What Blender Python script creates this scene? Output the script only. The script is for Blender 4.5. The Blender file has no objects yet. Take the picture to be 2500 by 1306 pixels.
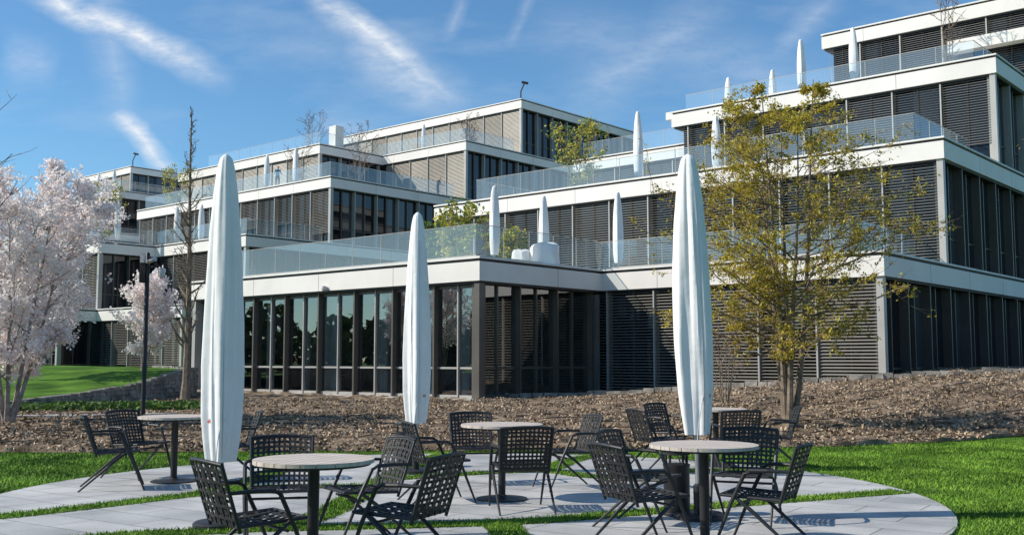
import bpy, math, random
import numpy as np
from mathutils import Vector, Matrix
random.seed(7); rng=np.random.default_rng(7)
scene=bpy.context.scene
COL=scene.collection
def ss(a,b,x):
    t=min(1,max(0,(x-a)/(b-a))); return t*t*(3-2*t)
def gz(x,y): return 1.05*ss(-1,18,x)*ss(17,32,y)

# ---------------------------------------------------------------- materials
def mat(name,col,rough=.7,var=.15,scale=3.0,bump=0.0,bscale=40.0,metal=0.0,spec=.5,stretch=None,col2=None,transl=0.0):
    m=bpy.data.materials.new(name); m.use_nodes=True
    nt=m.node_tree; N=nt.nodes; Lk=nt.links; p=N['Principled BSDF']
    p.inputs['Roughness'].default_value=rough; p.inputs['Metallic'].default_value=metal
    p.inputs['Specular IOR Level'].default_value=spec
    tc=N.new('ShaderNodeTexCoord'); mp=N.new('ShaderNodeMapping'); Lk.new(tc.outputs['Object'],mp.inputs[0])
    if stretch: mp.inputs['Scale'].default_value=stretch
    nz=N.new('ShaderNodeTexNoise'); nz.inputs['Scale'].default_value=scale; nz.inputs['Detail'].default_value=6
    Lk.new(mp.outputs[0],nz.inputs['Vector'])
    cr=N.new('ShaderNodeValToRGB')
    a=[c*(1-var) for c in col]; b=[min(1,c*(1+var)) for c in (col2 or col)]
    cr.color_ramp.elements[0].position=.35; cr.color_ramp.elements[1].position=.65
    cr.color_ramp.elements[0].color=(*a,1); cr.color_ramp.elements[1].color=(*b,1)
    Lk.new(nz.outputs['Fac'],cr.inputs[0]); Lk.new(cr.outputs[0],p.inputs['Base Color'])
    if bump>0:
        n2=N.new('ShaderNodeTexNoise'); n2.inputs['Scale'].default_value=bscale; n2.inputs['Detail'].default_value=5
        Lk.new(mp.outputs[0],n2.inputs['Vector'])
        bp=N.new('ShaderNodeBump'); bp.inputs['Strength'].default_value=bump; bp.inputs['Distance'].default_value=.03
        Lk.new(n2.outputs['Fac'],bp.inputs['Height']); Lk.new(bp.outputs[0],p.inputs['Normal'])
    if transl>0:
        out=N['Material Output']; tr=N.new('ShaderNodeBsdfTranslucent'); Lk.new(cr.outputs[0],tr.inputs['Color'])
        mx=N.new('ShaderNodeMixShader'); mx.inputs[0].default_value=transl
        Lk.new(p.outputs[0],mx.inputs[1]); Lk.new(tr.outputs[0],mx.inputs[2]); Lk.new(mx.outputs[0],out.inputs[0])
    return m
def glassmat(name,tint,gl,diff=(.7,.8,.85),dfac=.0,rough=.01):
    m=bpy.data.materials.new(name); m.use_nodes=True
    nt=m.node_tree; N=nt.nodes; Lk=nt.links; N.remove(N['Principled BSDF']); out=N['Material Output']
    tr=N.new('ShaderNodeBsdfTransparent'); tr.inputs[0].default_value=(*tint,1)
    g=N.new('ShaderNodeBsdfGlossy'); g.inputs['Roughness'].default_value=rough
    fr=N.new('ShaderNodeFresnel'); fr.inputs[0].default_value=1.5
    mt=N.new('ShaderNodeMath'); mt.operation='MULTIPLY_ADD'; mt.inputs[1].default_value=1.0; mt.inputs[2].default_value=gl; mt.use_clamp=True
    Lk.new(fr.outputs[0],mt.inputs[0])
    mx=N.new('ShaderNodeMixShader'); Lk.new(mt.outputs[0],mx.inputs[0]); Lk.new(tr.outputs[0],mx.inputs[1]); Lk.new(g.outputs[0],mx.inputs[2])
    df=N.new('ShaderNodeBsdfDiffuse'); df.inputs[0].default_value=(*diff,1)
    m2=N.new('ShaderNodeMixShader'); m2.inputs[0].default_value=dfac
    Lk.new(mx.outputs[0],m2.inputs[1]); Lk.new(df.outputs[0],m2.inputs[2]); Lk.new(m2.outputs[0],out.inputs[0])
    return m
M={}
M['fascia']=mat('fascia_stone',(.74,.70,.65),.6,.05,.6,.05)
M['cap']=mat('parapet_cap',(.72,.70,.66),.6,.06,1.0)
M['reveal']=mat('dark_reveal',(.03,.03,.03),.6)
M['fin']=mat('metal_fin',(.40,.38,.35),.45,.06,1.0,metal=.2)
M['bronze']=mat('bronze_mullion',(.12,.105,.09),.42,.1,1.0,metal=.3)
M['slat']=mat('blind_slat',(.25,.235,.21),.5,.08,.5,metal=.2)
M['slatb']=mat('blind_slat_beige',(.42,.385,.33),.5,.08,.5,metal=.1)
M['wglass']=mat('window_glass',(.008,.010,.014),.02,.3,.3,spec=.55)
M['wglass2']=mat('window_glass_curtained',(.045,.05,.055),.03,.3,.5,spec=.6)
M['rail']=glassmat('railing_glass',(.88,.95,.97),.07,(.75,.88,.94),.10)
M['pglass']=glassmat('pavilion_glass',(.66,.71,.71),.20)
M['floor']=mat('interior_floor',(.24,.21,.18),.35)
M['curtain']=mat('curtain',(.80,.78,.74),.9,.1,2,stretch=(8,8,.3))
M['inwall']=mat('interior_wall',(.13,.12,.11),.8,.2,.5)
M['path']=mat('pale_paving',(.50,.48,.45),.8,.1,3)
M['lawn']=mat('lawn',(.05,.125,.012),.95,.35,.7,.6,90,spec=.1,col2=(.09,.18,.022))
M['blade']=mat('grass_blade',(.085,.19,.014),.6,.35,1.2,spec=.2,col2=(.17,.29,.032))
M['mulch']=mat('mulch',(.11,.08,.055),.95,.4,2.0,.9,30,spec=.1,col2=(.24,.18,.125))
M['chip1']=mat('mulch_chip_pale',(.44,.34,.235),.9,.35,.9,spec=.1)
M['chip2']=mat('mulch_chip_dark',(.16,.11,.075),.9,.35,.9,spec=.1)
M['weed']=mat('weed',(.08,.16,.02),.8,.3,2,transl=.2)
M['stone']=mat('dry_stone',(.25,.23,.20),.9,.4,2.3,.5,15)
M['cloth']=mat('umbrella_cover_cloth',(.80,.79,.77),.85,.04,3,.25,7,spec=.2)
M['pole']=mat('umbrella_pole',(.55,.55,.55),.35,.05,3,metal=.8)
M['black']=mat('powder_coated_black',(.018,.018,.02),.5,.1,5)
M['weave']=mat('woven_strap_black',(.022,.021,.021),.65,.2,20)
M['wood']=mat('weathered_teak',(.56,.48,.41),.7,.18,6,.1,60,stretch=(1,9,1))
M['red']=mat('red_print',(.55,.05,.04),.7)
M['bark']=mat('bark',(.20,.155,.11),.9,.35,8,.4,40)
M['barkgrey']=mat('bark_pale',(.30,.25,.22),.9,.35,8,.4,40)
M['twig']=mat('twig',(.24,.16,.12),.9,.2,5)
M['leaf1']=mat('leaf_olive',(.42,.34,.04),.6,.25,1.0,transl=.38)
M['leaf2']=mat('leaf_yellow',(.62,.53,.08),.6,.25,1.0,transl=.38)
M['leaf3']=mat('leaf_bronze',(.34,.22,.04),.6,.25,1.0,transl=.3)
M['green1']=mat('leaf_green',(.16,.24,.04),.6,.25,1.0,transl=.3)
M['green2']=mat('leaf_deep_green',(.06,.10,.025),.6,.25,1.0,transl=.2)
M['bloom1']=mat('blossom_white',(.96,.91,.88),.8,.04,2,transl=.45)
M['bloom2']=mat('blossom_pink',(.92,.79,.77),.8,.06,2,transl=.45)
M['camwhite']=mat('camera_housing',(.6,.6,.6),.4)
M['skin']=mat('skin',(.50,.32,.24),.6); M['hair']=mat('hair',(.04,.025,.02),.7)
M['blue']=mat('shirt_blue',(.08,.30,.50),.8); M['trouser']=mat('trousers',(.05,.055,.07),.8)
M['jacket']=mat('jacket',(.03,.03,.035),.8)
def patio_mat():
    m=mat('granite_slabs',(.46,.455,.445),.8,.12,1.3,.10,50,col2=(.54,.53,.51)); nt=m.node_tree;N=nt.nodes;Lk=nt.links;p=N['Principled BSDF']
    src=p.inputs['Base Color'].links[0].from_socket
    tc=N.new('ShaderNodeTexCoord'); mp=N.new('ShaderNodeMapping'); mp.inputs['Rotation'].default_value=(0,0,.6); Lk.new(tc.outputs['Object'],mp.inputs[0])
    br=N.new('ShaderNodeTexBrick'); br.inputs['Scale'].default_value=1.0; br.inputs['Mortar Size'].default_value=.008
    br.inputs['Brick Width'].default_value=.95; br.inputs['Row Height'].default_value=.42
    br.inputs['Color1'].default_value=(1,1,1,1); br.inputs['Color2'].default_value=(.80,.81,.82,1); br.inputs['Mortar'].default_value=(.42,.42,.40,1)
    Lk.new(mp.outputs[0],br.inputs[0])
    mx=N.new('ShaderNodeMixRGB'); mx.blend_type='MULTIPLY'; mx.inputs[0].default_value=1; Lk.new(src,mx.inputs[1]); Lk.new(br.outputs['Color'],mx.inputs[2])
    n3=N.new('ShaderNodeTexNoise'); n3.inputs['Scale'].default_value=120; n3.inputs['Detail'].default_value=3; Lk.new(tc.outputs['Object'],n3.inputs[0])
    r3=N.new('ShaderNodeValToRGB'); r3.color_ramp.elements[0].position=.3; r3.color_ramp.elements[0].color=(.78,.78,.78,1); r3.color_ramp.elements[1].position=.6
    Lk.new(n3.outputs[0],r3.inputs[0])
    m3=N.new('ShaderNodeMixRGB'); m3.blend_type='MULTIPLY'; m3.inputs[0].default_value=1; Lk.new(mx.outputs[0],m3.inputs[1]); Lk.new(r3.outputs[0],m3.inputs[2])
    Lk.new(m3.outputs[0],p.inputs['Base Color']); return m
M['patio']=patio_mat()

# ---------------------------------------------------------------- mesh builder
class MB:
    def __init__(s): s.v=[];s.f=[];s.m=[];s.names=[]
    def mi(s,n):
        if n not in s.names: s.names.append(n)
        return s.names.index(n)
    def hexa(s,vs,m):
        b=len(s.v); s.v+=vs; k=s.mi(m)
        for q in ((0,3,2,1),(4,5,6,7),(0,1,5,4),(1,2,6,5),(2,3,7,6),(3,0,4,7)):
            s.f.append(tuple(b+i for i in q)); s.m.append(k)
    def box(s,x0,x1,y0,y1,z0,z1,m,T=lambda a,b,c:(a,b,c)):
        s.hexa([T(x0,y0,z0),T(x1,y0,z0),T(x1,y1,z0),T(x0,y1,z0),T(x0,y0,z1),T(x1,y0,z1),T(x1,y1,z1),T(x0,y1,z1)],m)
    def poly(s,vs,m):
        b=len(s.v); s.v+=vs; s.f.append(tuple(range(b,b+len(vs)))); s.m.append(s.mi(m))
    def tube(s,pts,rad,n,m,cap=True):
        pts=[Vector(p) for p in pts]; k=s.mi(m); b=len(s.v); L=len(pts)
        for i,p in enumerate(pts):
            d=(pts[min(i+1,L-1)]-pts[max(i-1,0)])
            if d.length<1e-6: d=Vector((0,0,1))
            d.normalize(); a=Vector((1,0,0)) if abs(d.x)<.8 else Vector((0,1,0))
            u=d.cross(a).normalized(); w=d.cross(u)
            r=rad[i] if isinstance(rad,(list,tuple)) else rad
            for j in range(n):
                an=2*math.pi*j/n; q=p+u*(r*math.cos(an))+w*(r*math.sin(an)); s.v.append((q.x,q.y,q.z))
        for i in range(L-1):
            for j in range(n):
                s.f.append((b+i*n+j,b+i*n+(j+1)%n,b+(i+1)*n+(j+1)%n,b+(i+1)*n+j)); s.m.append(k)
        if cap and n>2:
            s.f.append(tuple(b+j for j in range(n))[::-1]); s.m.append(k)
            s.f.append(tuple(b+(L-1)*n+j for j in range(n))); s.m.append(k)
    def lathe(s,cx,cy,prof,n,m,fold=None):
        k=s.mi(m); b=len(s.v)
        for i,(r,z) in enumerate(prof):
            for j in range(n):
                a=2*math.pi*j/n; rr=r*(fold(a,z) if fold else 1); s.v.append((cx+rr*math.cos(a),cy+rr*math.sin(a),z))
        for i in range(len(prof)-1):
            for j in range(n):
                s.f.append((b+i*n+j,b+i*n+(j+1)%n,b+(i+1)*n+(j+1)%n,b+(i+1)*n+j)); s.m.append(k)
    def build(s,name,parent=None,smooth=False,loc=None,recalc=False):
        me=bpy.data.meshes.new(name); me.from_pydata(s.v,[],s.f)
        for n in s.names: me.materials.append(M[n])
        me.polygons.foreach_set('material_index',s.m)
        if smooth: me.polygons.foreach_set('use_smooth',[True]*len(s.f))
        me.update()
        if smooth:
            try: me.set_sharp_from_angle(angle=math.radians(40))
            except Exception: pass
        o=bpy.data.objects.new(name,me); COL.objects.link(o)
        if parent: o.parent=parent
        if loc: o.location=loc
        return o
def empty(name,loc=(0,0,0)):
    o=bpy.data.objects.new(name,None); COL.objects.link(o); o.location=loc; o.empty_display_size=.3; return o
def quads_mesh(name,cent,u,w,matnames,mi,parent=None,tri=False):
    n=len(cent)
    if tri: V=np.stack([cent-u,cent+u,cent+w],1); k=3
    else: V=np.stack([cent-u-w*.2,cent-w*.0+u*.0-w,cent+u-w*.2,cent+w],1); k=4
    me=bpy.data.meshes.new(name)
    me.vertices.add(n*k); me.vertices.foreach_set('co',V.reshape(-1).astype(np.float32))
    me.loops.add(n*k); me.loops.foreach_set('vertex_index',np.arange(n*k,dtype=np.int32))
    me.polygons.add(n); me.polygons.foreach_set('loop_start',(np.arange(n)*k).astype(np.int32))
    me.polygons.foreach_set('loop_total',np.full(n,k,dtype=np.int32))
    for nm in matnames: me.materials.append(M[nm])
    me.polygons.foreach_set('material_index',mi.astype(np.int32))
    me.update(calc_edges=True); me.validate()
    o=bpy.data.objects.new(name,me); COL.objects.link(o)
    if parent: o.parent=parent
    return o
def leaves(name,cent,size,matnames,probs,parent=None,flat=0.0):
    n=len(cent)
    a=rng.normal(size=(n,3)); a/=np.linalg.norm(a,axis=1)[:,None]
    b=rng.normal(size=(n,3)); 
    if flat>0: a[:,2]*=(1-flat); b[:,2]*=(1-flat)
    b-=a*(np.sum(a*b,1)/np.sum(a*a,1))[:,None]; b/=np.linalg.norm(b,axis=1)[:,None]; a/=np.linalg.norm(a,axis=1)[:,None]
    s=size*rng.uniform(.6,1.3,n)[:,None]
    return quads_mesh(name,cent,a*s*.55,b*s,matnames,rng.choice(len(matnames),n,p=probs),parent)

# ---------------------------------------------------------------- buildings
OX,OY=-1.13,36.0
def T(s,t,z): return (OX+.757*s+.6534*t, OY-.6534*s+.757*t, z)
LV=[0,5.0,9.88,14.78,19.68,24.58]
class Bld:
    def __init__(s,name):
        s.e=empty(name); s.slab=MB(); s.fac=MB(); s.sl=MB(); s.gl=MB(); s.rl=MB(); s.k=0
    def vol(s,s0,s1,t0,t1,lv,style='blind',side='fins',zb=None,seed=0):
        s.k+=1; e=s.k*.003; zt=LV[lv]+e; z0=LV[lv-1]+.02 if zb is None else zb; zf=zt-.85
        S=s.slab
        S.box(s0,s1,t0,t1,zf,zt-.17,'fascia',T); S.box(s0+.06,s1-.06,t0+.06,t1,zt-.17,zt-.07,'reveal',T)
        S.box(s0-.03,s1+.03,t0-.03,t1,zt-.07,zt,'cap',T)
        x=s1-4.4
        while x>s0+1: S.box(x-.008,x+.008,t0-.002,t0+.01,zf,zt-.17,'reveal',T); x-=4.4
        y=t0+4.4
        while y<t1: S.box(s1-.01,s1+.002,y-.008,y+.008,zf,zt-.17,'reveal',T); y+=4.4
        S.box(s0+.1,s1-.1,t0+.1,t1-.1,zf-.08,zf,'reveal',T)
        F=s.fac; r=random.Random(seed+int(s0*7)+lv)
        zc=zf-.08
        if style!='pavilion':
            S.box(s0+.5,s1-.5,t0+.5,t1,z0,zc,'inwall',T)
            x=s1-.48; w=1.1
            while x>s0+.5:
                a=max(s0+.48,x-w); j=[r.uniform(-.006,.006) for _ in range(3)]
                mm='wglass2' if r.random()<.3 else 'wglass'
                s.gl.poly([T(a,t0+.46+j[0],z0),T(x,t0+.46+j[1],z0),T(x,t0+.46+j[2],zc),T(a,t0+.46+j[0]+j[2]-j[1],zc)],mm); x=a
            F.box(s0+.45,s1-.45,t0+.42,t0+.48,z0+1.08,z0+1.13,'bronze',T)
            x=s1-.25; i=0
            while x>s0+.2:
                if i%2==0: F.box(x-.03,x+.03,t0+.10,t0+.46,z0,zc+.078,'fin',T)
                else: F.box(x-.025,x+.025,t0+.36,t0+.48,z0,zc,'bronze',T)
                x-=1.1; i+=1
        if style in('blind','closed','low'):
            n=int((zc-z0)/.115); tl={'blind':.42,'low':.30,'closed':1.0}[style]
            mm='slat' if style!='closed' else 'slatb'
            x=s1-.29; 
            while x>s0+.6:
                a=max(s0+.3,x-2.13); drop=1.0
                q=r.random()
                if style=='blind' and q<.15: drop=r.choice([.55,.8])
                if style=='low' and q<.2: drop=r.choice([.5,.75])
                dd=.040; tb=tl+r.uniform(-.1,.16)
                for i in range(n):
                    z=zc-.06-i*.115
                    if (zc-z)/(zc-z0)>drop: break
                    cz,cy=dd*math.sin(tb),dd*math.cos(tb); th=.004; ty=t0+.2
                    s.sl.hexa([T(a,ty-cy,z-cz-th),T(x,ty-cy,z-cz-th),T(x,ty+cy,z+cz-th),T(a,ty+cy,z+cz-th),
                               T(a,ty-cy,z-cz+th),T(x,ty-cy,z-cz+th),T(x,ty+cy,z+cz+th),T(a,ty+cy,z+cz+th)],mm)
                x-=2.2
        if style!='pavilion':
            y=t0+.48
            tend=min(t1,t0+34)
            while y<tend-.5:
                b=y+1.1; j=[r.uniform(-.006,.006) for _ in range(3)]
                mm='wglass2' if r.random()<.2 else 'wglass'
                s.gl.poly([T(s1-.46+j[0],y,z0),T(s1-.46+j[1],b,z0),T(s1-.46+j[2],b,zc),T(s1-.46+j[0]+j[2]-j[1],y,zc)],mm)
                y=b
            y=t0+.25; i=0
            while y<tend:
                if i%2==0: F.box(s1-.46,s1-.12,y-.035,y+.035,z0,zc+.078,'bronze' if lv<3 else 'fin',T)
                else: F.box(s1-.48,s1-.32,y-.03,y+.03,z0,zc,'bronze',T)
                y+=1.1; i+=1
            F.box(s1-.48,s1-.42,t0+.45,tend,z0+1.05,z0+1.12,'bronze',T)
            S.box(s1-.32,s1-.08,t0+.08,t0+.32,z0,zc+.079,'fin',T)
    def rail(s,a,b,lv,h=1.15,z=None):
        z=LV[lv]+.02 if z is None else z
        a=Vector(a);b=Vector(b);L=(b-a).length;n=max(1,round(L/1.6)); d=(b-a)/L; nn=Vector((-d.y,d.x))*.009
        for i in range(n):
            p=a+d*(L*i/n+.012); q=a+d*(L*(i+1)/n-.012)
            s.rl.poly([T(p.x,p.y,z),T(q.x,q.y,z),T(q.x,q.y,z+h),T(p.x,p.y,z+h)],'rail')
            if i: 
                m_=a+d*(L*i/n); s.slab.box(m_.x-.010,m_.x+.010,m_.y-.010,m_.y+.010,z+.1,z+h,'fin',T)
        nn=nn*1.8
        for (z0,z1,m) in ((z-.0,z+.10,'fin'),(z+h+.001,z+h+.02,'fin')):
            s.slab.hexa([T(a.x-nn.x,a.y-nn.y,z0),T(b.x-nn.x,b.y-nn.y,z0),T(b.x+nn.x,b.y+nn.y,z0),T(a.x+nn.x,a.y+nn.y,z0),
                       T(a.x-nn.x,a.y-nn.y,z1),T(b.x-nn.x,b.y-nn.y,z1),T(b.x+nn.x,b.y+nn.y,z1),T(a.x+nn.x,a.y+nn.y,z1)],m)
    def done(s):
        s.slab.build('slabs_and_fascias',s.e); s.fac.build('fins_and_mullions',s.e)
        if s.sl.v: s.sl.build('blinds',s.e)
        if s.gl.v: s.gl.build('windows',s.e)
        if s.rl.v: s.rl.build('glass_railings',s.e)

L=Bld('office_building')
L.vol(-18,0,0,7.24,1,'pavilion')
P=L.fac; zc=5.0-.85-.08
def pav_front():
    x=-.25;i=0
    while x>-17.9:
        if i%2==0: P.box(x-.04,x+.04,.20,.55,.05,zc+.08,'bronze',T)
        else: P.box(x-.028,x+.028,.32,.5,.05,zc,'fin',T)
        x-=1.1;i+=1
    P.box(-17.8,-.2,.38,.44,1.08,1.15,'fin',T); P.box(-17.8,-.2,.36,.5,.05,.16,'fin',T); P.box(-17.8,-.2,.36,.5,zc-.12,zc,'bronze',T)
    x=-.28
    r=random.Random(3)
    while x>-17.7:
        a=x-1.06; j=[r.uniform(-.006,.006) for _ in range(3)]
        L.rl.poly([T(a,.42+j[0],.16),T(x,.42+j[1],.16),T(x,.42+j[2],zc-.12),T(a,.42+j[0]+j[2]-j[1],zc-.12)],'pglass'); x-=1.1
    y=.25;i=0
    while y<7.3:
        if i%2==0: P.box(-.55,-.20,y-.04,y+.04,.05,zc+.08,'bronze',T)
        else: P.box(-.5,-.34,y-.03,y+.03,.05,zc,'bronze',T)
        y+=1.1;i+=1
    P.box(-.44,-.38,.3,7.2,1.08,1.15,'bronze',T); P.box(-.5,-.36,.3,7.2,.05,.16,'bronze',T)
    y=.28
    while y<7:
        b=y+1.04; j=[r.uniform(-.005,.005) for _ in range(3)]
        L.rl.poly([T(-.42+j[0],y,.16),T(-.42+j[1],b,.16),T(-.42+j[2],b,zc),T(-.42+j[0]+j[2]-j[1],y,zc)],'pglass'); y+=1.1
    P.box(-.34,-.1,.10,.34,.05,zc+.079,'bronze',T)
    P.box(-17.95,-17.7,.06,7,.05,zc,'fin',T)
pav_front()
I=L.slab
I.box(-18.2,.4,-.5,7.2,0,.05,'path',T); I.box(-17.9,-.6,.6,7.2,.05,.06,'floor',T); I.box(-17.9,-.1,6.95,7.2,.05,4.0,'inwall',T)
for sx,w in ((-15.5,.5),(-13.2,.5),(-9.4,.9),(-7.4,.3),(-5.9,.4),(-3.2,.4),(-1.5,.3)): I.box(sx,sx+w,.75,.82,.07,zc-.02,'curtain',T)
for sx in (-14,-9,-4.2): I.box(sx-.2,sx+.2,3.6,4.0,.06,zc,'fascia',T)
for sx in (-12,-7,-2.5):
    I.box(sx-.8,sx+.8,3,3.8,.72,.76,'wood',T); I.box(sx-.05,sx+.05,3.3,3.4,.06,.72,'black',T)
# small dome camera on the pavilion fascia
q=T(-8.3,-.12,4.22); I.lathe(q[0],q[1],[(0,q[2]+.12),(.10,q[2]+.11),(.11,q[2]),(.08,q[2]-.07),(0,q[2]-.1)],14,'camwhite')
L.vol(-18,11.4,7.24,60,1,'blind',seed=1)
L.vol(-16,11.35,13.7,60,2,'low',seed=2)
L.vol(-5.3,11.3,21.1,60,3,'low',seed=3)
L.vol(-17.7,-5.3,28.5,60,3,'blind',seed=8)
L.vol(.15,11.35,28.3,60,4,'low',seed=4)
L.slab.box(-6.6,3,22.6,27.5,LV[3]+.03,LV[3]+.45,'cap',T)
L.slab.box(7.2,12.2,27.6,28.25,LV[3]+2.3,LV[3]+2.9,'fascia',T)
L.rail((-17.4,.5),(-.6,.5),1,1.2); L.rail((-.6,.5),(-.6,7.8),1,1.2); L.rail((-.6,7.8),(10.2,7.8),1)
L.rail((10.2,7.8),(10.2,13.6),1)
L.rail((-13.3,14.2),(10.1,14.2),2); L.rail((10.1,14.2),(10.1,21),2); L.rail((-13.3,14.2),(-13.3,28),2)
L.rail((-5,22.1),(10.1,22.1),3,1.05); L.rail((10.1,22.1),(10.1,28),3,1.05); L.rail((-17.2,29),(-6,29),3)
L.done()
Mb=Bld('office_building')
Mb.vol(-75,-46,7.2,60,1,'low',seed=11); Mb.vol(-46,-35,10,60,1,'low',seed=12)
Mb.vol(-75,-46,10,60,2,'blind',seed=13); Mb.vol(-46,-34.6,14.4,60,2,'blind',seed=14)
Mb.vol(-61.5,-34.5,21.5,60,3,'blind',seed=15)
Mb.vol(-66.5,-44.6,28.5,60,4,'closed',seed=16); Mb.vol(-44.6,-34.3,35.6,60,4,'closed',seed=17)
Mb.vol(-60,-34.35,42.8,62,5,'closed',seed=18)
Mb.rail((-74,10.5),(-46.6,10.5),2);Mb.rail((-46.6,10.5),(-46.6,14.9),2);Mb.rail((-46.6,14.9),(-35.2,14.9),2);Mb.rail((-35.2,14.9),(-35.2,21.4),2)
Mb.rail((-61,22),(-35.1,22),3);Mb.rail((-35.1,22),(-35.1,35),3)
Mb.rail((-62,29),(-45.2,29),4);Mb.rail((-45.2,29),(-45.2,36.1),4);Mb.rail((-45.2,36.1),(-34.9,36.1),4);Mb.rail((-34.9,36.1),(-34.9,42.5),4)
Mb.slab.box(-46,-45.1,30.6,31.5,LV[4]+.03,LV[4]+2.0,'cap',T)
Mb.done()
Nb=Bld('office_building')
Nb.vol(-120,-76,14,60,1,'low',seed=21);Nb.vol(-120,-76.5,19,60,2,'low',seed=22);Nb.vol(-118,-78,24,60,3,'closed',seed=23)
Nb.vol(-100,-80,29.7,60,4,'blind',seed=24);Nb.vol(-105,-90.5,36.7,60,5,'closed',seed=25)
Nb.rail((-99,30.2),(-80.6,30.2),4);Nb.rail((-80.6,30.2),(-80.6,45),4)
Nb.done()

# ---------------------------------------------------------------- ground
def axis(a,b,step,far):
    v=list(np.arange(a,b+.01,step)); return [-far,-far/3,a-60,a-15]+v+[b+15,b+60,far/3,far]
b=MB(); xs=axis(-30,40,1.0,1800); ys=axis(-10,60,1.0,1800)
for y in ys:
    for x in xs: b.v.append((float(x),float(y),gz(x,y)))
nx=len(xs); k=b.mi('lawn')
for j in range(len(ys)-1):
    for i in range(nx-1): b.f.append((j*nx+i,j*nx+i+1,(j+1)*nx+i+1,(j+1)*nx+i)); b.m.append(k)
b.build('ground',smooth=True)
def ymin(x): return 16.2+(.04*(x-1)**2 if x>1 else -.06*min(8,1-x)) + .06*math.sin(x*3.1)
b=MB(); k=b.mi('mulch'); nxx=340; nyy=170
for j in range(nyy+1):
    for i in range(nxx+1):
        x=-26+58*i/nxx; y0=ymin(x); v=(j/nyy); y=y0+(56-y0)*v**1.5
        h=.015+ (0 if j==0 else random.random()**2*.09)
        b.v.append((x,y,gz(x,y)+h))
for j in range(nyy):
    for i in range(nxx): a=j*(nxx+1)+i; b.f.append((a,a+1,a+nxx+2,a+nxx+1)); b.m.append(k)
b.build('mulch_bed',smooth=True)
n=150000; x=rng.uniform(-18,22,n); v=rng.uniform(0,1,n)**1.4
y=np.array([ymin(a) for a in x])+.02+v*20
cx=rng.uniform(-18,22,2600); cy=16+rng.uniform(0,1,2600)**1.3*20
ii=rng.integers(0,2600,n); cl=rng.random(n)<.5
x=np.where(cl,cx[ii]+rng.normal(0,.10,n),x); y=np.where(cl,cy[ii]+rng.normal(0,.10,n),y)
ym=np.array([ymin(a) for a in x]); kp=y>ym+.02; x=x[kp];y=y[kp];cl=cl[kp]
z=np.array([gz(a,c) for a,c in zip(x,y)])+rng.uniform(.02,.07,len(x))+np.where(cl,rng.uniform(0,.07,len(x)),0)
leaves('mulch_chips',np.stack([x,y,z],1),.038,['chip1','chip2'],[.6,.4],flat=.3)
b=MB()
for i in range(6):
    off=.9+i*1.6; pts=[]
    for j in range(70):
        x=-14+j*.5; y=ymin(x)+off+.2*math.sin(x*.7+i*2)+.08*math.sin(x*2.7+i); pts.append((x,y,gz(x,y)+.075+.03*math.sin(x*3+i)))
    b.tube(pts,.011,5,'black')
b.build('irrigation_hoses',smooth=True)
# patio
PC=(-.55,10.8); PR=4.7
b=MB(); N=96
ring=[(PC[0]+PR*math.cos(2*math.pi*i/N),PC[1]+PR*math.sin(2*math.pi*i/N)) for i in range(N)]
b.poly([(p[0],p[1],.022) for p in ring],'patio')
for i in range(N):
    p,q=ring[i],ring[(i+1)%N]; b.poly([(p[0],p[1],-.05),(q[0],q[1],-.05),(q[0],q[1],.022),(p[0],p[1],.022)],'patio')
b.build('patio')
strips=[[(-5.3,9.0),(-4.51,9.2),(-3.18,10.8),(-2.63,11.34),(-1.54,11.45)],
 [(-3.6,7.6),(-3.1,8.25),(-2.05,8.58),(-1.7,9.2),(-1.57,10.5),(-1.47,11.7),(-1.3,13.5),(-.97,15.5)],
 [(-2.05,8.58),(-.12,8.9),(1.16,9.5),(2.17,10.05),(4.06,11.0)],
 [(-.12,8.9),(-.02,8.2),(-.1,7.2),(-.2,6.0)],
 [(-1.45,12.1),(-.4,12.75),(.41,13.0),(1.11,12.3),(2.1,13.0),(3.6,13.2)],
 [(.41,13.0),(.87,14.5),(1.4,15.3)],[(-3.18,10.8),(-2.9,12.5),(-3.1,14.8)]]
def catm(P,n=8):
    out=[];Q=[P[0]]+P+[P[-1]]
    for i in range(1,len(Q)-2):
        for j in range(n):
            t=j/n; r=[]
            for a in (0,1):
                p0,p1,p2,p3=Q[i-1][a],Q[i][a],Q[i+1][a],Q[i+2][a]
                r.append(.5*(2*p1+(p2-p0)*t+(2*p0-5*p1+4*p2-p3)*t*t+(3*p1-p0-3*p2+p3)*t**3))
            out.append(tuple(r))
    out.append(P[-1]); return out
b=MB(); SP=[]; SW=.13
for si,S in enumerate(strips):
    c=catm(S); SP.append(c); zz=.026+si*.0015; w=SW
    for i in range(len(c)-1):
        p=Vector(c[i]);q=Vector(c[i+1])
        def nrm(k):
            a=Vector(c[max(k-1,0)]);e=Vector(c[min(k+1,len(c)-1)]);d=(e-a).normalized(); return Vector((-d.y,d.x))*w
        n0,n1=nrm(i),nrm(i+1)
        b.poly([(p.x-n0.x,p.y-n0.y,zz),(q.x-n1.x,q.y-n1.y,zz),(q.x+n1.x,q.y+n1.y,zz),(p.x+n0.x,p.y+n0.y,zz)],'lawn')
b.build('grass_joints')
n=330000; x=rng.uniform(-9,11,n); y=5.5+rng.uniform(0,1,n)**1.15*14
ym=16.2+np.where(x>1,.04*(x-1)**2,-.06*np.minimum(8,1-x))
keep=((x-PC[0])**2+(y-PC[1])**2>(PR-.04)**2)&(y<ym+.1)&(np.abs(x)<.56*y+.6)
x=x[keep];y=y[keep];z=np.zeros(len(x))+.0
sx=[];sy=[]
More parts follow.
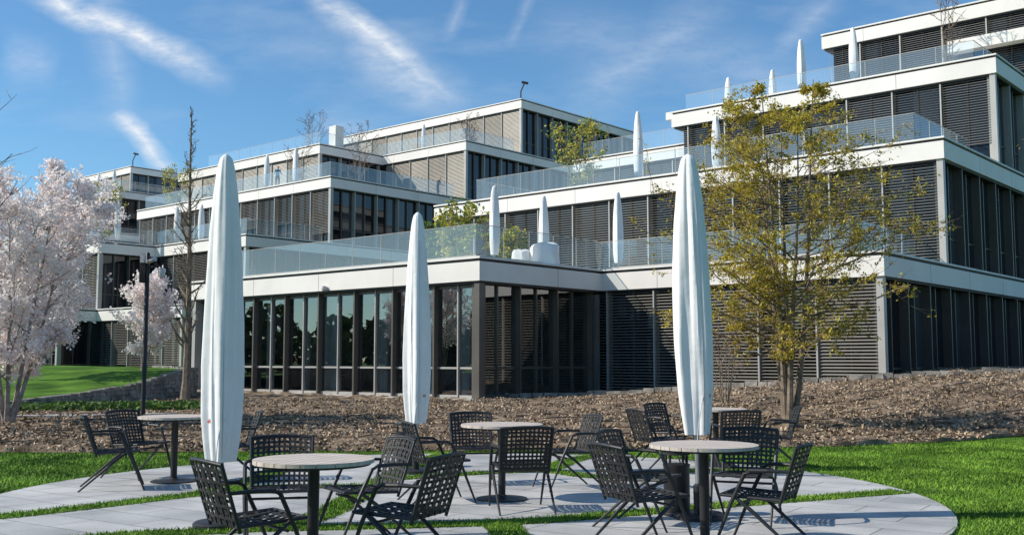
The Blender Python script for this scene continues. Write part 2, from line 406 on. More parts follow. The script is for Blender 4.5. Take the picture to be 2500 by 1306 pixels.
for c in SP:
    for i in range(len(c)-1):
        L_=math.dist(c[i],c[i+1]); m=int(L_*1300)
        t=rng.uniform(0,1,m); d=((c[i+1][0]-c[i][0])/L_,(c[i+1][1]-c[i][1])/L_); o_=rng.uniform(-SW-.03,SW+.03,m)
        sx.append(c[i][0]+t*(c[i+1][0]-c[i][0])-d[1]*o_); sy.append(c[i][1]+t*(c[i+1][1]-c[i][1])+d[0]*o_)
sx=np.concatenate(sx);sy=np.concatenate(sy)
x=np.concatenate([x,sx]);y=np.concatenate([y,sy]);z=np.concatenate([z,np.full(len(sx),.02)])
n=len(x); an=rng.uniform(0,6.28,n); w=rng.uniform(.004,.009,n)
u=np.stack([np.cos(an)*w,np.sin(an)*w,np.zeros(n)],1); h=rng.uniform(.015,.040,n)
wv=np.stack([rng.normal(0,.018,n),rng.normal(0,.018,n),h],1)
quads_mesh('grass',np.stack([x,y,z],1),u,wv,['blade'],np.zeros(n),tri=True)
# mound lawn + stone wall
W=[(-24,25.5,.06),(-17,26.6,.12),(-13.6,28.6,.22),(-13.2,31.1,.3),(-12.45,34.5,.55),(-11.8,37,.97),(-12.2,40,1.05),(-15,44,1.1)]
b=MB(); k=b.mi('lawn'); J=10
for i,(wx,wy,h) in enumerate(W):
    tx,ty,th=(-60,22+i*7,.1+.16*i)
    for j in range(J+1):
        q=j/J; b.v.append((wx+(tx-wx)*q,wy+(ty-wy)*q,h+(th-h)*q+.12*math.sin(q*3.14)))
for i in range(len(W)-1):
    for j in range(J): a=i*(J+1)+j; b.f.append((a,a+J+1,a+J+2,a+1)); b.m.append(k)
b.build('lawn_mound',smooth=True)
def stone(b,cx,cy,z0,z1,l,w,ang,m='stone'):
    ca,sa=math.cos(ang),math.sin(ang); vs=[]
    for (zz) in (z0,z1):
        for (a,c) in ((-l/2,-w/2),(l/2,-w/2),(l/2,w/2),(-l/2,w/2)):
            a*=random.uniform(.82,1); c*=random.uniform(.8,1.1)
            vs.append((cx+a*ca-c*sa,cy+a*sa+c*ca,zz+random.uniform(-.012,.012)))
    b.hexa(vs,m)
b=MB()
for i in range(1,len(W)-1):
    p,q=W[i],W[i+1]; Lw=math.dist(p[:2],q[:2]); ang=math.atan2(q[1]-p[1],q[0]-p[0]); d=0
    zr=0
    while zr<1.15:
        d=random.uniform(-.2,0)
        while d<Lw:
            l=random.uniform(.22,.5); f=min(1,max(0,(d+l/2)/Lw)); hh=p[2]+(q[2]-p[2])*f+.05
            if zr<hh: stone(b,p[0]+(q[0]-p[0])*f,p[1]+(q[1]-p[1])*f,zr,min(zr+.135,hh+.03),l,.3,ang)
            d+=l
        zr+=.14
b.build('dry_stone_wall')
b=MB(); E=[(-2.5,38.3),(2.0,37.3),(6.5,35.6),(11.4,32.6),(16,31.2),(24,30)]
for i in range(len(E)-1):
    p,q=E[i],E[i+1]; Lw=math.dist(p,q); ang=math.atan2(q[1]-p[1],q[0]-p[0]); d=0
    while d<Lw:
        l=random.uniform(.25,.55); f=(d+l/2)/Lw; x=p[0]+(q[0]-p[0])*f; y=p[1]+(q[1]-p[1])*f; g=gz(x,y)
        stone(b,x,y,g-.05,g+random.uniform(.14,.22),l,.28,ang); d+=l
b.build('stone_edging')
b=MB()
E=[(-15,24.2),(-11,24.6),(-8.6,25.4)]
for i in range(len(E)-1):
    p,q=E[i],E[i+1]; Lw=math.dist(p,q); ang=math.atan2(q[1]-p[1],q[0]-p[0]); d=0
    while d<Lw: f=(d+.5)/Lw; stone(b,p[0]+(q[0]-p[0])*f,p[1]+(q[1]-p[1])*f,-.02,.11,.99,.25,ang,'path'); d+=1
b.build('kerb')
n=9000; x=rng.uniform(-17,-8,n); y=rng.uniform(25.8,29,n)+ (x+17)*.25; m=rng.random(n)<(.35+.6*(np.sin(x*4)*np.sin(y*5)>0))
x=x[m];y=y[m]; leaves('groundcover_plants',np.stack([x,y,rng.uniform(.05,.2,len(x))],1),.09,['weed','green2'],[.7,.3])

# ---------------------------------------------------------------- trees
def curve_pts(p,d,Ln,n,wob,up,r):
    pts=[p.copy()]; d=d.normalized()
    for i in range(n):
        d=(d+Vector((r.uniform(-wob,wob),r.uniform(-wob,wob),r.uniform(-wob,wob)+up))).normalized()
        p=p+d*(Ln/n); pts.append(p.copy())
    return pts
def tree(name,base,H,prof,stems=4,spread=.35,h0=.25,nlat=14,ntw=7,tr=.05,bark='bark',tw='twig',leafm=None,probs=None,lsize=.05,lper=10,lsig=.06,up=.05,pitch=.5,seed=1,flat=0,twl=.5,minr=.004,n3=0,gam=1.2):
    r=random.Random(seed); e=empty(name,(0,0,0)); b=MB(); tips=[]
    B=Vector(base)
    for si in range(stems):
        a=si/stems*6.283+r.uniform(-.4,.4); hs=H*(1 if si==0 else r.uniform(.72,.97))
        off=spread*prof(.75)*(0 if (si==0 and stems<3) else r.uniform(.5,1))
        pts=[]; n=12
        wx=r.uniform(-1,1)*.06*H*.3; 
        for i in range(n+1):
            q=i/n; o=off*(q**.8)
            pts.append(B+Vector((math.cos(a)*(o+.06*(stems>1))+wx*math.sin(q*5+si)*.5,math.sin(a)*(o+.06*(stems>1))+wx*math.cos(q*4+si)*.5-wx*.5*math.cos(si)*0,hs*q)))
        rad=[tr*(1-.88*(i/n)**.8)*(1.35 if i==0 else 1) for i in range(n+1)]
        b.tube(pts,rad,7,bark)
        for li in range(nlat):
            q=h0+(1-h0)*((li+r.random())/nlat); f=q*n; i=min(n-1,int(f)); P=pts[i].lerp(pts[i+1],f-i)
            a2=r.uniform(0,6.283) if stems==1 else a+r.gauss(0,1.3)
            pr=prof((P.z-B.z)/H); cen=math.hypot(P.x-B.x,P.y-B.y)
            Ln=max(.25*min(1,pr*2),(pr-cen*.5)*r.uniform(.65,1.1))
            d=Vector((math.cos(a2),math.sin(a2),pitch+r.uniform(-.2,.25)))
            bp=curve_pts(P,d,Ln*1.08,6,.16,up,r); r0=max(minr*1.6,rad[i]*.5*min(1,Ln))
            b.tube(bp,[r0*(1-.8*k_/6)+minr*.3 for k_ in range(7)],5,bark,False)
            for ti in range(ntw):
                f=(.2+.8*(ti+r.random())/ntw)*6; i2=min(5,int(f)); P2=bp[i2].lerp(bp[i2+1],f-i2)
                dd=(bp[i2+1]-bp[i2]).normalized(); sd=Vector((r.gauss(0,1),r.gauss(0,1),r.gauss(.1,.5))).normalized()
                l2=twl*Ln*r.uniform(.3,.8)+.08
                tp=curve_pts(P2,dd*.6+sd,l2,4,.2,up,r)
                b.tube(tp,[minr*(1.5-.25*k_) for k_ in range(5)],3,tw,False)
                tips+=tp[1:]
                for _ in range(n3):
                    f3=r.randint(1,3); t3=curve_pts(tp[f3],(tp[f3+1]-tp[f3]).normalized()*.5+Vector((r.gauss(0,1),r.gauss(0,1),r.gauss(0,.6))).normalized(),l2*.5,3,.2,up,r)
                    b.tube(t3,[minr*.9,minr*.8,minr*.6,minr*.4],3,tw,False); tips+=t3[1:]
    b.build('trunk_and_branches',e,smooth=True)
    if leafm and tips:
        tp=np.array([tuple(t) for t in tips]); 
        wgt=rng.gamma(gam,1,len(tp)); cnt=rng.poisson(lper*wgt/wgt.mean())
        c=np.repeat(tp,cnt,0); c=c+rng.normal(0,lsig,c.shape)*np.array([1,1,1-flat*.6])
        leaves('foliage',c,lsize,leafm,probs,e,flat)
    return e
def prof_big(h):
    if h<.2: return 1.6*max(0,(h-.08)/.12)
    if h<.5: return 1.95+ (h-.2)/.3*.55
    return 2.45*(1-((h-.5)/.5)**1.5)*.95+.2
tree('maple_tree',(5.4,20.4,gz(5.4,20.4)-.05),7.0,prof_big,stems=5,spread=.42,h0=.21,nlat=24,ntw=8,tr=.075,leafm=['leaf1','leaf2','leaf3'],probs=[.40,.42,.18],lsize=.031,lper=4.6,lsig=.042,up=.03,pitch=.30,seed=5,flat=.5,n3=2,gam=.6)
def prof_ch(h):
    return max(.2,2.35*math.sin(math.pi*min(1,max(0,(h-.08)/.97)))**.7)
tree('cherry_tree',(-10.9,22.7,0),5.5,prof_ch,stems=6,spread=.55,h0=.2,nlat=18,ntw=7,tr=.06,bark='barkgrey',leafm=['bloom1','bloom2'],probs=[.75,.25],lsize=.045,lper=8,lsig=.06,seed=9,pitch=.7,n3=1,gam=.7)
tree('cherry_tree',(-13.6,38.6,1.0),3.6,lambda h:max(.15,1.2*math.sin(math.pi*min(1,max(0,h)))**.7),stems=4,spread=.5,h0=.15,nlat=12,ntw=6,tr=.04,bark='barkgrey',leafm=['bloom1','bloom2'],probs=[.6,.4],lsize=.07,lper=6,lsig=.08,seed=12,pitch=.6)
tree('cherry_tree',(-16.9,36.5,1.0),4.2,lambda h:max(.15,1.8*math.sin(math.pi*min(1,max(0,h)))**.7),stems=4,spread=.5,h0=.2,nlat=12,ntw=6,tr=.04,bark='barkgrey',leafm=['bloom1','bloom2'],probs=[.6,.4],lsize=.07,lper=6,lsig=.09,seed=13,pitch=.6)
tree('bare_tree',(-10.4,33.3,0),9.5,lambda h:(.95 if h<.5 else .95*(1-h)/.5*.8+.1),stems=1,h0=.16,nlat=60,ntw=6,tr=.14,seed=21,pitch=.8,up=.12,minr=.007,bark='bark',tw='bark',n3=1)
tree('bare_tree',(-11.3,19.8,0),7.6,lambda h:2.2*math.sin(math.pi*min(1,max(0.05,h))),stems=3,spread=.5,h0=.4,nlat=16,ntw=7,tr=.09,seed=22,pitch=.8,up=.08,minr=.006,n3=1)
tree('bare_shrub',(5.6,27.5,gz(5.6,27.5)),2.4,lambda h:.7*math.sin(math.pi*min(1,max(0.1,h))),stems=7,spread=.8,h0=.3,nlat=7,ntw=4,tr=.02,seed=23,pitch=1,minr=.005,tw='twig')
tree('maple_tree',(11.5,19.0,gz(11.5,19)),6.5,lambda h:2.0*math.sin(math.pi*min(1,max(0.1,h)))**.8,stems=4,spread=.4,h0=.3,nlat=14,ntw=6,tr=.06,leafm=['leaf1','leaf2','leaf3'],probs=[.45,.3,.25],lsize=.04,lper=3,lsig=.06,seed=25,pitch=.4,flat=.5)
def tpl(s,t,lv,H,w,kind,seed):
    x,y,_=T(s,t,0); z=LV[lv]+.03
    kw=dict(stems=4,spread=.6,h0=.12,nlat=9,ntw=5,tr=.03,seed=seed,minr=.011,pitch=.7)
    pf=lambda h:max(.1,w*math.sin(math.pi*min(1,max(0.1,h)))**.7)
    if kind=='bare': tree('bare_shrub',(x,y,z),H,pf,tw='twig',n3=1,**kw)
    elif kind=='green': tree('green_shrub',(x,y,z),H,pf,leafm=['green1','green2'],probs=[.6,.4],lsize=.11,lper=5,lsig=.12,**kw)
    else: tree('green_shrub',(x,y,z),H,pf,leafm=['green1','leaf2'],probs=[.5,.5],lsize=.09,lper=2.0,lsig=.12,**kw)
tpl(-8.2,6.2,1,2.3,1.3,'green',31); tpl(-4.6,3.8,1,2.6,1.1,'y',32); tpl(-6.6,9,1,2.2,1.0,'y',39)
tpl(-9.0,17.5,2,4.4,1.7,'y',33); tpl(-37.8,27,3,5.6,1.9,'bare',34); tpl(-50,32,4,4.4,1.8,'bare',35); tpl(-36.6,38.5,4,3.2,1.3,'bare',36)
tpl(8.0,25.3,3,6.5,1.4,'bare',37); tpl(-49,12,2,4.8,1.6,'y',38); tpl(-62.5,26,3,5.0,1.8,'y',40); tpl(-42,24.5,3,3.8,1.5,'bare',41)
tpl(-38.9,41,4,2.6,1.0,'bare',42)
cs=[]
for i in range(190):
    a=math.radians(150+ (i+random.random())/190*250); R=random.uniform(74,95); cx,cy=R*math.cos(a),20+R*math.sin(a); H=random.uniform(3,8)
    m=220; q=rng.normal(size=(m,3)); q/=np.linalg.norm(q,axis=1)[:,None]; q*=rng.uniform(.6,1,m)[:,None]**.5
    cs.append(q*np.array([2.8,2.8,H*.5])+np.array([cx,cy,H*.52]))
leaves('distant_trees',np.concatenate(cs),.75,['green2','twig'],[.7,.3])

# ---------------------------------------------------------------- umbrellas
WQ=[0,.06,.15,.3,.45,.6,.75,.87,.94,.975,.99,1.0]; WV=[.68,.80,.93,1.0,.99,.93,.81,.66,.53,.42,.33,.16]
def umbrella(x,y,z,top,bot,R,seed,detail=True,nm='closed_umbrella',lean=0.0):
    e=empty(nm,(x,y,z)); e.rotation_euler=(0,lean,0); x=y=z=0
    b=MB(); r=random.Random(seed); H=top-bot; ph=r.uniform(0,6); n=72 if detail else 14
    def w(q): return float(np.interp(q,WQ,WV))
    K=56 if detail else 12
    qs=sorted(set([i/K for i in range(K+1)]+[.98,.99]))
    prof=[(R*w(q),z+bot+H*q) for q in qs]+[(.004,z+top+.012)]
    def fold(a,zz):
        q=(zz-z-bot)/H; am=.10*(1-q)+.05 if detail else .06
        s5=math.sin(4*a+ph+.9*q); s5=math.copysign(abs(s5)**.5,s5)
        cr_=-.09*(1-q*.6)*math.exp(-((((a-4.5+.25*q)+math.pi)%(2*math.pi)-math.pi)/.12)**2) if detail else 0
        return 1+am*s5+.5*am*math.sin(9*a+2*ph-2*q)+.02*math.sin(13*a+q*6)+.05*math.sin(2*a+q*3+ph)+.006*math.sin(q*31+3*a)+cr_
    b.lathe(x,y,prof,n,'cloth',fold)
    b.poly([(x+R*.6*math.cos(2*math.pi*j/16),y+R*.6*math.sin(2*math.pi*j/16),z+bot+.02) for j in range(16)][::-1],'cloth')
    b.build('cover',e,smooth=True)
    c=MB(); c.tube([(x,y,z),(x,y,z+bot+.1)],.024,12,'pole')
    if detail:
        c.lathe(x,y,[(.0,z+.05),(.2,z+.05),(.22,z+.035),(.22,z+.0),],28,'black'); c.lathe(x,y,[(.045,z+.05),(.045,z+.28),(.024,z+.3)],16,'black')
        pts=[]
        for i in range(40):
            q=i/39*.85; zz=z+bot+.03+q*H; a=-1.25; rr=R*w((zz-z-bot)/H)*fold(a,zz)+.002; pts.append((x+rr*math.cos(a),y+rr*math.sin(a),zz))
        c.tube(pts,.0045,5,'pole')
        pts=[]
        for i in range(24):
            q=i/23; zz=z+bot-.05+.35*abs(math.sin(q*3.0))+.1*q; a=-1.7+.9*q; rr=R*1.0*w(max(0,(zz-z-bot)/H))*1.1+.01*math.sin(q*9); pts.append((x+rr*math.cos(a),y+rr*math.sin(a),zz))
        c.tube(pts,.004,5,'cloth')
        for kx in range(4):
            a0=-2.5+kx*.09 if seed==1 else -.75+kx*.09; zz=z+bot+.32
            q=(zz-z-bot)/H; vs=[]
            for (aa,dz) in ((a0,0),(a0+.06,0),(a0+.06,.02+.012*(kx%2)),(a0,.02+.012*(kx%2))):
                rr=R*w(q)*fold(aa,zz+dz)+.004; vs.append((x+rr*math.cos(aa),y+rr*math.sin(aa),zz+dz))
            c.poly(vs,'red')
    c.build('pole_and_base',e,smooth=True)
umbrella(-2.40,8.7,.022,3.09,.53,.146,1,lean=-.008); umbrella(1.62,9.15,.022,3.18,.72,.158,2,lean=-.016); umbrella(-1.17,12.8,.022,3.18,.60,.146,3)
for i,(s,t,lv,h) in enumerate([(-1.8,2.8,1,3.0),(-1.9,5.9,1,3.0),(-.15,8.6,1,3.3),(-3.4,15,2,3.5),(.3,16,2,2.9),(-4.9,26.7,3,3.0),(-2.2,26.9,3,3.0),(1.5,22.7,3,3.0),(4.3,22.6,3,3.0),
   (-42.3,38.5,4,3),(-44.2,22.9,3,3),(-40.5,22.9,3,3),(-45.3,15.7,2,3),(-43,16.3,2,3),(-47.2,12,2,3),(-84.5,31.5,4,3),(-88,31.5,4,3)]):
    x,y,_=T(s,t,0); umbrella(x,y,LV[lv]+.02,h,.35,.22,10+i,False)
b=MB(); x0,y0,_=T(-.9,4.4,0)
def blob(x,y,z,a,bb,h,ph):
    prof=[(1.0,0),(1.02,.1),(1.0,.5),(.97,.85),(.85,.97),(.5,1.02),(.01,1.0)]
    k=b.mi('cloth'); st=len(b.v); n=32
    for (r_,zz) in prof:
        for j in range(n):
            t=2*math.pi*j/n; c_,s_=math.cos(t),math.sin(t); sq=(abs(c_)**4+abs(s_)**4)**-.25; rr=r_*sq*(1+.04*math.sin(7*t+ph+zz*3))
            px,py=rr*a*c_,rr*bb*s_; b.v.append((x+px*.95+py*.3,y-px*.3+py*.95,z+h*zz*(1+.05*math.sin(3*t+ph))))
    for i in range(len(prof)-1):
        for j in range(n): b.f.append((st+i*n+j,st+i*n+(j+1)%n,st+(i+1)*n+(j+1)%n,st+(i+1)*n+j)); b.m.append(k)
blob(x0+.2,y0,LV[1]+.02,.55,.4,.85,0); blob(x0-.7,y0+.1,LV[1]+.02,.35,.35,.6,1)
b.build('covered_barbecue',smooth=True)

# ---------------------------------------------------------------- tables
def table(x,y,R=.40,ang=.3):
    e=empty('bistro_table'); b=MB(); nP=9; w=2*R/nP; ca,sa=math.cos(ang),math.sin(ang)
    for i in range(nP):
        y0=-R+i*w+.0035; y1=-R+(i+1)*w-.0035; top=[]
        K=8
        for k_ in range(K+1):
            yy=y0+(y1-y0)*k_/K; top.append((math.sqrt(max(0,R*R-yy*yy)),yy))
        pl=top+[(-a,c) for a,c in top[::-1]]
        P3=[(x+a*ca-c*sa,y+a*sa+c*ca) for a,c in pl]
        b.poly([(p[0],p[1],.755) for p in P3],'wood'); b.poly([(p[0],p[1],.73) for p in P3][::-1],'wood')
        m=len(P3)
        for k_ in range(m):
            p,q=P3[k_],P3[(k_+1)%m]; b.poly([(p[0],p[1],.73),(q[0],q[1],.73),(q[0],q[1],.755),(p[0],p[1],.755)],'wood')
    b.build('slatted_top',e)
    c=MB(); c.lathe(x,y,[(0,.728),(R*.94,.728),(R*.94,.715),(.05,.70),(.038,.68),(.036,.07),(.06,.05),(.25,.036),(.25,.024),(0,.024)],40,'black')
    c.build('pedestal',e,smooth=True)
for (x,y,a) in ((-1.27,6.75,1.2),(1.44,7.9,.4),(-.1,10.4,.2),(-3.82,11.9,1.0),(2.66,13.7,.6)): table(x,y,.405 if y>7 else .385,a)
# ---------------------------------------------------------------- chairs
def chair_mesh():
    b=MB()
    def backp(u,v):
        return Vector((-.20-.12*v-.045*(1-u*u)*(.4+.6*v), .225*u*(1+.06*v), .40+.39*v-.015*u*u*v))
    def seatp(u,v):
        return Vector((-.20+.43*v, .22*u*(1+.04*v), .405+.02*v-.022*(1-u*u)*math.sin(math.pi*v)))
    def ribbon(fn,line,across,cnt_pts,wd,off):
        A=[]
        for i in range(cnt_pts+1):
            q=i/cnt_pts; u,v=line(q); du,dv=across
            p=fn(u-du*wd/2,v-dv*wd/2); r_=fn(u+du*wd/2,v+dv*wd/2)
            t=fn(*line(min(1,q+.02)))-fn(*line(max(0,q-.02))); nn=t.cross(r_-p)
            if nn.length>0: nn.normalize()
            o=nn*off; A.append((p+o,r_+o,nn))
        th=.0035
        for i in range(cnt_pts):
            p,r_,n1=A[i]; p2,r2,n2=A[i+1]
            b.hexa([tuple(p-n1*th),tuple(r_-n1*th),tuple(r2-n2*th),tuple(p2-n2*th),tuple(p+n1*th),tuple(r_+n1*th),tuple(r2+n2*th),tuple(p2+n2*th)],'weave')
    nc=12; nr=11
    for fn in (backp,seatp):
        for i in range(nc):
            u=-.94+1.88*i/(nc-1); ribbon(fn,lambda q,u=u:(u,q),(1,0),5,.074,.003*(1 if i%2 else -1))
        for i in range(nr):
            v=.04+.93*i/(nr-1); ribbon(fn,lambda q,v=v:(-1+2*q,v),(0,1),8,.042,.003*(-1 if i%2 else 1))
    R=.0115
    for s in (-1,1):
        b.tube([tuple(backp(s,v)) for v in (-.08,0,.25,.5,.75,1)],R,8,'black')
        b.tube([tuple(seatp(s,v)) for v in (0,.5,1)],R,8,'black')
        b.tube([tuple(backp(s,.55)),(-.12,s*.26,.612),(.00,s*.265,.608),(.04,s*.265,.585),(.14,s*.26,.38),(.29,s*.245,.02)],[.011,.014,.015,.015,.015,.009],8,'black')
        b.tube([(.12,s*.25,.42),(0,s*.255,.33),(-.36,s*.25,.02)],[.013,.015,.009],8,'black')
        b.tube([(.13,s*.215,.415),(.13,s*.262,.41)],.011,8,'black')
    for v in (0,1):
        b.tube([tuple(seatp(u,v)) for u in (-1,-.5,0,.5,1)],R,8,'black')
    b.tube([tuple(backp(u,1)) for u in (-1,-.6,-.2,.2,.6,1)],R,8,'black')
    b.tube([(.1,-.25,.36),(.1,.25,.36)],.010,8,'black')
    return b
cb=chair_mesh(); first=None
chairs=[(-1.58,6.5,38),(-1.74,7.95,-78),(-1.13,7.95,212),(-.70,6.8,155),
 (.95,7.6,25),(1.1,8.75,-30),(1.80,7.65,152),(1.98,8.95,-112),
 (.08,9.7,100),(.58,11.3,200),(-.42,11.7,-80),(-.70,10.25,20),
 (-4.25,11.3,20),(-4.35,12.3,-30),(-3.25,12.1,200),
 (1.80,12.9,22),(2.2,14.3,-45),(2.68,12.7,95),(3.32,13.4,172)]
for (x,y,a) in chairs:
    if first is None: o=cb.build('armchair'); first=o
    else: o=bpy.data.objects.new('armchair',first.data); COL.objects.link(o)
    o.location=(x,y,.002); o.rotation_euler=(0,0,math.radians(a))
# ---------------------------------------------------------------- litter bins
for (x,y) in ((1.46,9.35),(-1.37,13.5)):
    b=MB(); z=.022
    b.lathe(x,y,[(0,z),(.125,z),(.125,z+.02),(.115,z+.03),(.115,z+.42),(.12,z+.43),(.12,z+.445),(.105,z+.45),(.0,z+.45)],32,'black')
    b.lathe(x,y,[(0,z+.53),(.122,z+.53),(.122,z+.56),(.10,z+.585),(.04,z+.592),(0,z+.592)],32,'black')
    for a in range(4): b.tube([(x+.108*math.cos(a*1.571+.4),y+.108*math.sin(a*1.571+.4),z+.44),(x+.108*math.cos(a*1.571+.4),y+.108*math.sin(a*1.571+.4),z+.54)],.012,6,'black')
    b.build('litter_bin',smooth=True)
# ---------------------------------------------------------------- camera mast
b=MB(); x,y=-8.8,25.0
b.lathe(x,y,[(0,.03),(.16,.03),(.16,.06),(.055,.07),(.052,3.95),(.03,3.98),(0,3.98)],16,'black')
b.box(x-.16,x-.02,y-.1,y+.08,3.25,3.72,'black'); b.box(x-.13,x-.03,y-.16,y-.10,3.72,3.95,'camwhite')
b.tube([(x,y,3.6),(x+.3,y-.05,3.66),(x+.36,y-.05,3.6)],.022,8,'black')
b.lathe(x+.36,y-.05,[(0,3.6),(.07,3.59),(.085,3.5),(.08,3.42),(.05,3.35),(0,3.33)],16,'camwhite')
b.tube([(x+.03,y-.05,3.75),(x+.26,y-.22,3.80)],.05,10,'camwhite')
b.build('security_camera_mast',smooth=True)
for (s,t,lv) in ((-35,43.5,5),(-91.5,37.5,5)):
    b=MB(); x,y,_=T(s,t,0); z=LV[lv]
    b.tube([(x,y,z),(x,y,z+.9),(x+.35,y,z+1.7)],.06,8,'black'); b.tube([(x+.1,y,z+1.75),(x+.65,y-.1,z+1.6)],.12,8,'black')
    b.build('roof_camera',smooth=True)
# ---------------------------------------------------------------- people
def person(x,y,z,yaw,shirt,lean=0.0):
    V=[];E=[];R=[]
    def a(p,r,par=None):
        V.append(p);R.append(r)
        if par is not None: E.append((par,len(V)-1))
        return len(V)-1
    pel=a((0,0,.95),(.15,.11)); f=lean
    w=a((.02*f,0,1.10),(.13,.10),pel); ch=a((.12*f,0,1.32),(.17,.11),w); nb=a((.17*f,0,1.47),(.07,.06),ch); nk=a((.20*f,0,1.54),(.05,.05),nb)
    hd=a((.24*f,0,1.63),(.075,.085),nk); ht=a((.25*f,0,1.72),(.07,.08),hd)
    hands=[]
    for s in (-1,1):
        hp=a((0,s*.10,.88),(.095,.09),pel); kn=a((.04,s*.12,.50),(.062,.06),hp); an=a((-.02,s*.12,.09),(.04,.04),kn); a((.13,s*.14,.04),(.035,.03),an)
        sh=a((.13*f,s*.19,1.42),(.06,.06),ch); el=a((.12*f-.02+.10*f,s*.26,1.15),(.042,.042),sh); wr=a((.12+.30*f,s*.22,1.02+.08*f),(.028,.028),el)
        pm=a((.18+.32*f,s*.21,.99+.1*f),(.038,.022),wr); hands.append((pm,s))
    me=bpy.data.meshes.new('tmp'); me.from_pydata(V,E,[]); o=bpy.data.objects.new('tmp',me); COL.objects.link(o)
    sk=o.modifiers.new('s','SKIN'); 
    for i,r in enumerate(R): me.skin_vertices[0].data[i].radius=r
    me.skin_vertices[0].data[0].use_root=True
    o.modifiers.new('d','SUBSURF').levels=2
    dg=bpy.context.evaluated_depsgraph_get(); m2=bpy.data.meshes.new_from_object(o.evaluated_get(dg)); bpy.data.objects.remove(o)
    m2.materials.clear()
    for nn in ('skin',shirt,'trouser','hair','jacket'): m2.materials.append(M[nn])
    for p in m2.polygons:
        c=p.center; p.use_smooth=True
        if c.z>1.50: k=0 if not(c.z>1.70 or (c.x<.21*f-.02 and c.z>1.60)) else 3
        elif c.z<.09: k=4
        elif c.z<.97 and abs(c.y)<.2 and c.x<.14: k=2
        elif c.x>.10+.27*f and abs(c.y)>.15 and c.z<1.15: k=0
        else: k=1
        p.material_index=k
    e=empty('person',(x,y,z)); e.rotation_euler=(0,0,yaw)
    bo=bpy.data.objects.new('body',m2); COL.objects.link(bo); bo.parent=e
    b=MB()
    for pm,s in hands:
        P=Vector(V[pm])
        for i in range(4):
            o_=(i-1.5)*.019; l=[.07,.08,.075,.06][i]
            b.tube([P+Vector((.02,o_,0)),P+Vector((.02+l*.55,o_,-.01)),P+Vector((.02+l*.8,o_,-.04))],[.009,.008,.006],6,'skin')
        b.tube([P+Vector((-.01,-s*.03,0)),P+Vector((.03,-s*.055,-.01)),P+Vector((.055,-s*.05,-.025))],[.010,.009,.007],6,'skin')
    hx=.25*f
    b.tube([(hx+.08,0,1.66),(hx+.108,0,1.635),(hx+.09,0,1.62)],[.008,.014,.01],6,'skin')
    for s in (-1,1):
        b.tube([(hx+.0,s*.078,1.67),(hx,s*.088,1.65),(hx,s*.078,1.62)],.012,6,'skin')
        b.tube([(hx+.078,s*.03,1.663),(hx+.088,s*.03,1.663)],.010,6,'hair')
    b.tube([(hx+.078,-.025,1.595),(hx+.085,0,1.593),(hx+.078,.025,1.595)],.006,5,'red')
    b.build('hands_and_face',e,smooth=True)
x,y,_=T(-42.1,22.4,0); person(x,y,LV[3]+.03,math.radians(-60),'blue',.4)
x,y,_=T(-36.2,34.2,0); person(x,y,LV[3]+.03,math.radians(-20),'jacket',.9)

# ---------------------------------------------------------------- sky
SUN_EL=math.radians(37); TOSUN=math.radians(187)
w=bpy.data.worlds.new('World'); scene.world=w; w.use_nodes=True; nt=w.node_tree; N=nt.nodes; Lk=nt.links; N.clear()
out=N.new('ShaderNodeOutputWorld'); bg=N.new('ShaderNodeBackground'); S=.12; bg.inputs[1].default_value=S
sky=N.new('ShaderNodeTexSky'); sky.sky_type='NISHITA'; sky.sun_disc=False; sky.sun_elevation=SUN_EL
sky.sun_rotation=(math.pi/2-TOSUN)%(2*math.pi); sky.altitude=300; sky.air_density=1.0; sky.dust_density=.5; sky.ozone_density=1.0
tc=N.new('ShaderNodeTexCoord')
def mth(op,a,b=None,c=None,clamp=False):
    n=N.new('ShaderNodeMath'); n.operation=op; n.use_clamp=clamp
    for i,v in enumerate((a,b,c)):
        if v is None: continue
        if hasattr(v,'links'): Lk.new(v,n.inputs[i])
        else: n.inputs[i].default_value=v
    return n.outputs[0]
sp=N.new('ShaderNodeSeparateXYZ'); Lk.new(tc.outputs['Generated'],sp.inputs[0])
Yc=mth('MAXIMUM',sp.outputs[1],.05); U=mth('DIVIDE',sp.outputs[0],Yc); Vv=mth('DIVIDE',sp.outputs[2],Yc)
cb_=N.new('ShaderNodeCombineXYZ'); Lk.new(U,cb_.inputs[0]); Lk.new(Vv,cb_.inputs[1])
def nz(scale,det,stretch=(1,1,1),rot=0,rough=.55):
    mp=N.new('ShaderNodeMapping'); mp.inputs['Scale'].default_value=stretch; mp.inputs['Rotation'].default_value=(0,0,rot); Lk.new(cb_.outputs[0],mp.inputs[0])
    n=N.new('ShaderNodeTexNoise'); n.inputs['Scale'].default_value=scale; n.inputs['Detail'].default_value=det; n.inputs['Roughness'].default_value=rough; Lk.new(mp.outputs[0],n.inputs[0]); return n.outputs[0]
d1=nz(5,6); d2=nz(6.3,6,(1,1,1),.8)
U2=mth('ADD',U,mth('MULTIPLY',mth('SUBTRACT',d1,.5),.055)); V2=mth('ADD',Vv,mth('MULTIPLY',mth('SUBTRACT',d2,.5),.055))
total=None
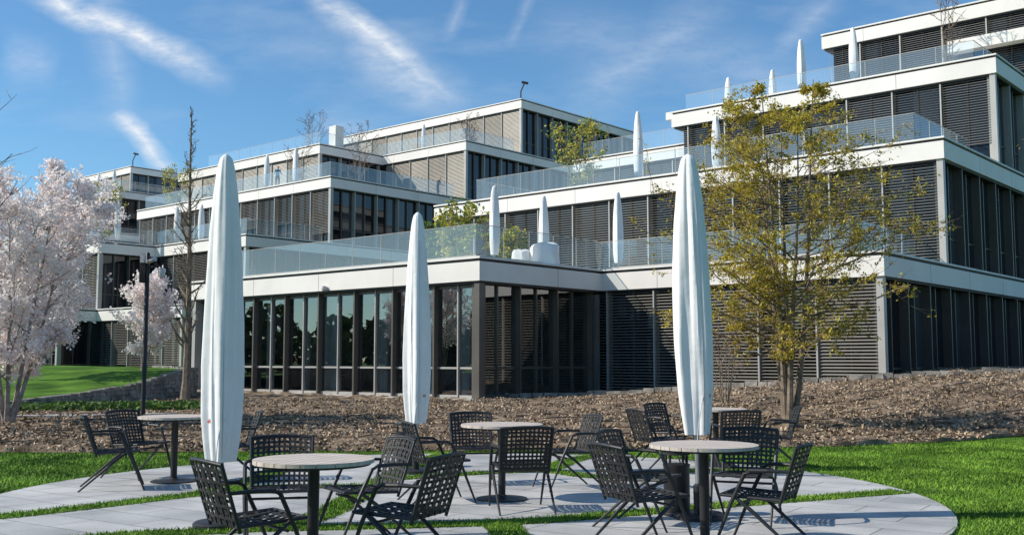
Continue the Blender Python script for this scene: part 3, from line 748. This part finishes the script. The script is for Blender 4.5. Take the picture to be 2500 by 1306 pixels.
for (u0,v0,u1,v1,wd,st) in [(-.50,.385,-.275,.27,.013,1.0),(-.215,.368,-.045,.25,.011,.85),(-.392,.245,-.325,.180,.009,.95),
      (.05,.24,.215,.36,.026,.26),(-.17,.31,-.04,.25,.020,.45),(-.41,.40,-.375,.22,.016,.24),(-.07,.31,-.04,.37,.007,.2),(.0,.33,.35,.26,.03,.18),(.24,.29,.33,.36,.012,.25),(-.5,.30,-.44,.29,.02,.25),(.0,.30,.03,.38,.006,.18),(-.20,.24,-.13,.21,.02,.22)]:
    L_=math.hypot(u1-u0,v1-v0); dx,dy=(u1-u0)/L_,(v1-v0)/L_
    a=mth('SUBTRACT',U2,u0); b_=mth('SUBTRACT',V2,v0)
    al=mth('DIVIDE',mth('ADD',mth('MULTIPLY',a,dx),mth('MULTIPLY',b_,dy)),L_)
    pe=mth('ABSOLUTE',mth('SUBTRACT',mth('MULTIPLY',a,dy),mth('MULTIPLY',b_,dx)))
    f=mth('MULTIPLY_ADD',mth('DIVIDE',pe,wd*1.7),-1,1,clamp=True)
    f=mth('POWER',f,1.3)
    en=mth('MULTIPLY',mth('MULTIPLY',al,4,clamp=True),mth('MULTIPLY',mth('SUBTRACT',1,al),3,clamp=True))
    s_=mth('MULTIPLY',mth('MULTIPLY',f,en),st)
    total=s_ if total is None else mth('MAXIMUM',total,s_)
tex=mth('MULTIPLY_ADD',nz(24,9,(1,3.0,1),-.6,.72),2.4,-.40,clamp=True)
total=mth('MULTIPLY',total,tex)
wis=mth('MULTIPLY_ADD',nz(3.4,9,(1,3.2,1),-.6,.62),2.8,-1.4,clamp=True)
up=mth('MULTIPLY',mth('SUBTRACT',Vv,.08),5,clamp=True)
wis=mth('MULTIPLY',mth('MULTIPLY',wis,.30),up)
msk=mth('ADD',total,wis,clamp=True)
tn=N.new('ShaderNodeMixRGB'); tn.blend_type='MULTIPLY'; tn.inputs[0].default_value=1; tn.inputs[2].default_value=(.66,1.02,1.24,1); Lk.new(sky.outputs[0],tn.inputs[1])
mx=N.new('ShaderNodeMixRGB'); Lk.new(msk,mx.inputs[0]); Lk.new(tn.outputs[0],mx.inputs[1]); mx.inputs[2].default_value=(.88/S,.92/S,.97/S,1)
Lk.new(mx.outputs[0],bg.inputs[0]); Lk.new(bg.outputs[0],out.inputs[0])
sl=bpy.data.lights.new('sun','SUN'); sl.energy=5.0; sl.angle=math.radians(.53); sl.color=(1,.93,.82)
so=bpy.data.objects.new('sun',sl); COL.objects.link(so)
dv=Vector((math.cos(TOSUN)*math.cos(SUN_EL),math.sin(TOSUN)*math.cos(SUN_EL),math.sin(SUN_EL)))
so.rotation_euler=dv.to_track_quat('Z','Y').to_euler(); so.location=dv*60
# ---------------------------------------------------------------- camera
cd=bpy.data.cameras.new('camera'); cd.sensor_width=36; cd.lens=36*2538/2500; cd.clip_end=5000; cd.clip_start=.05
co=bpy.data.objects.new('camera',cd); COL.objects.link(co); co.location=(0,0,1.38); co.rotation_euler=(math.radians(95.11),0,0)
scene.camera=co
scene.view_settings.view_transform='Standard'; scene.view_settings.look='None'; scene.view_settings.exposure=0
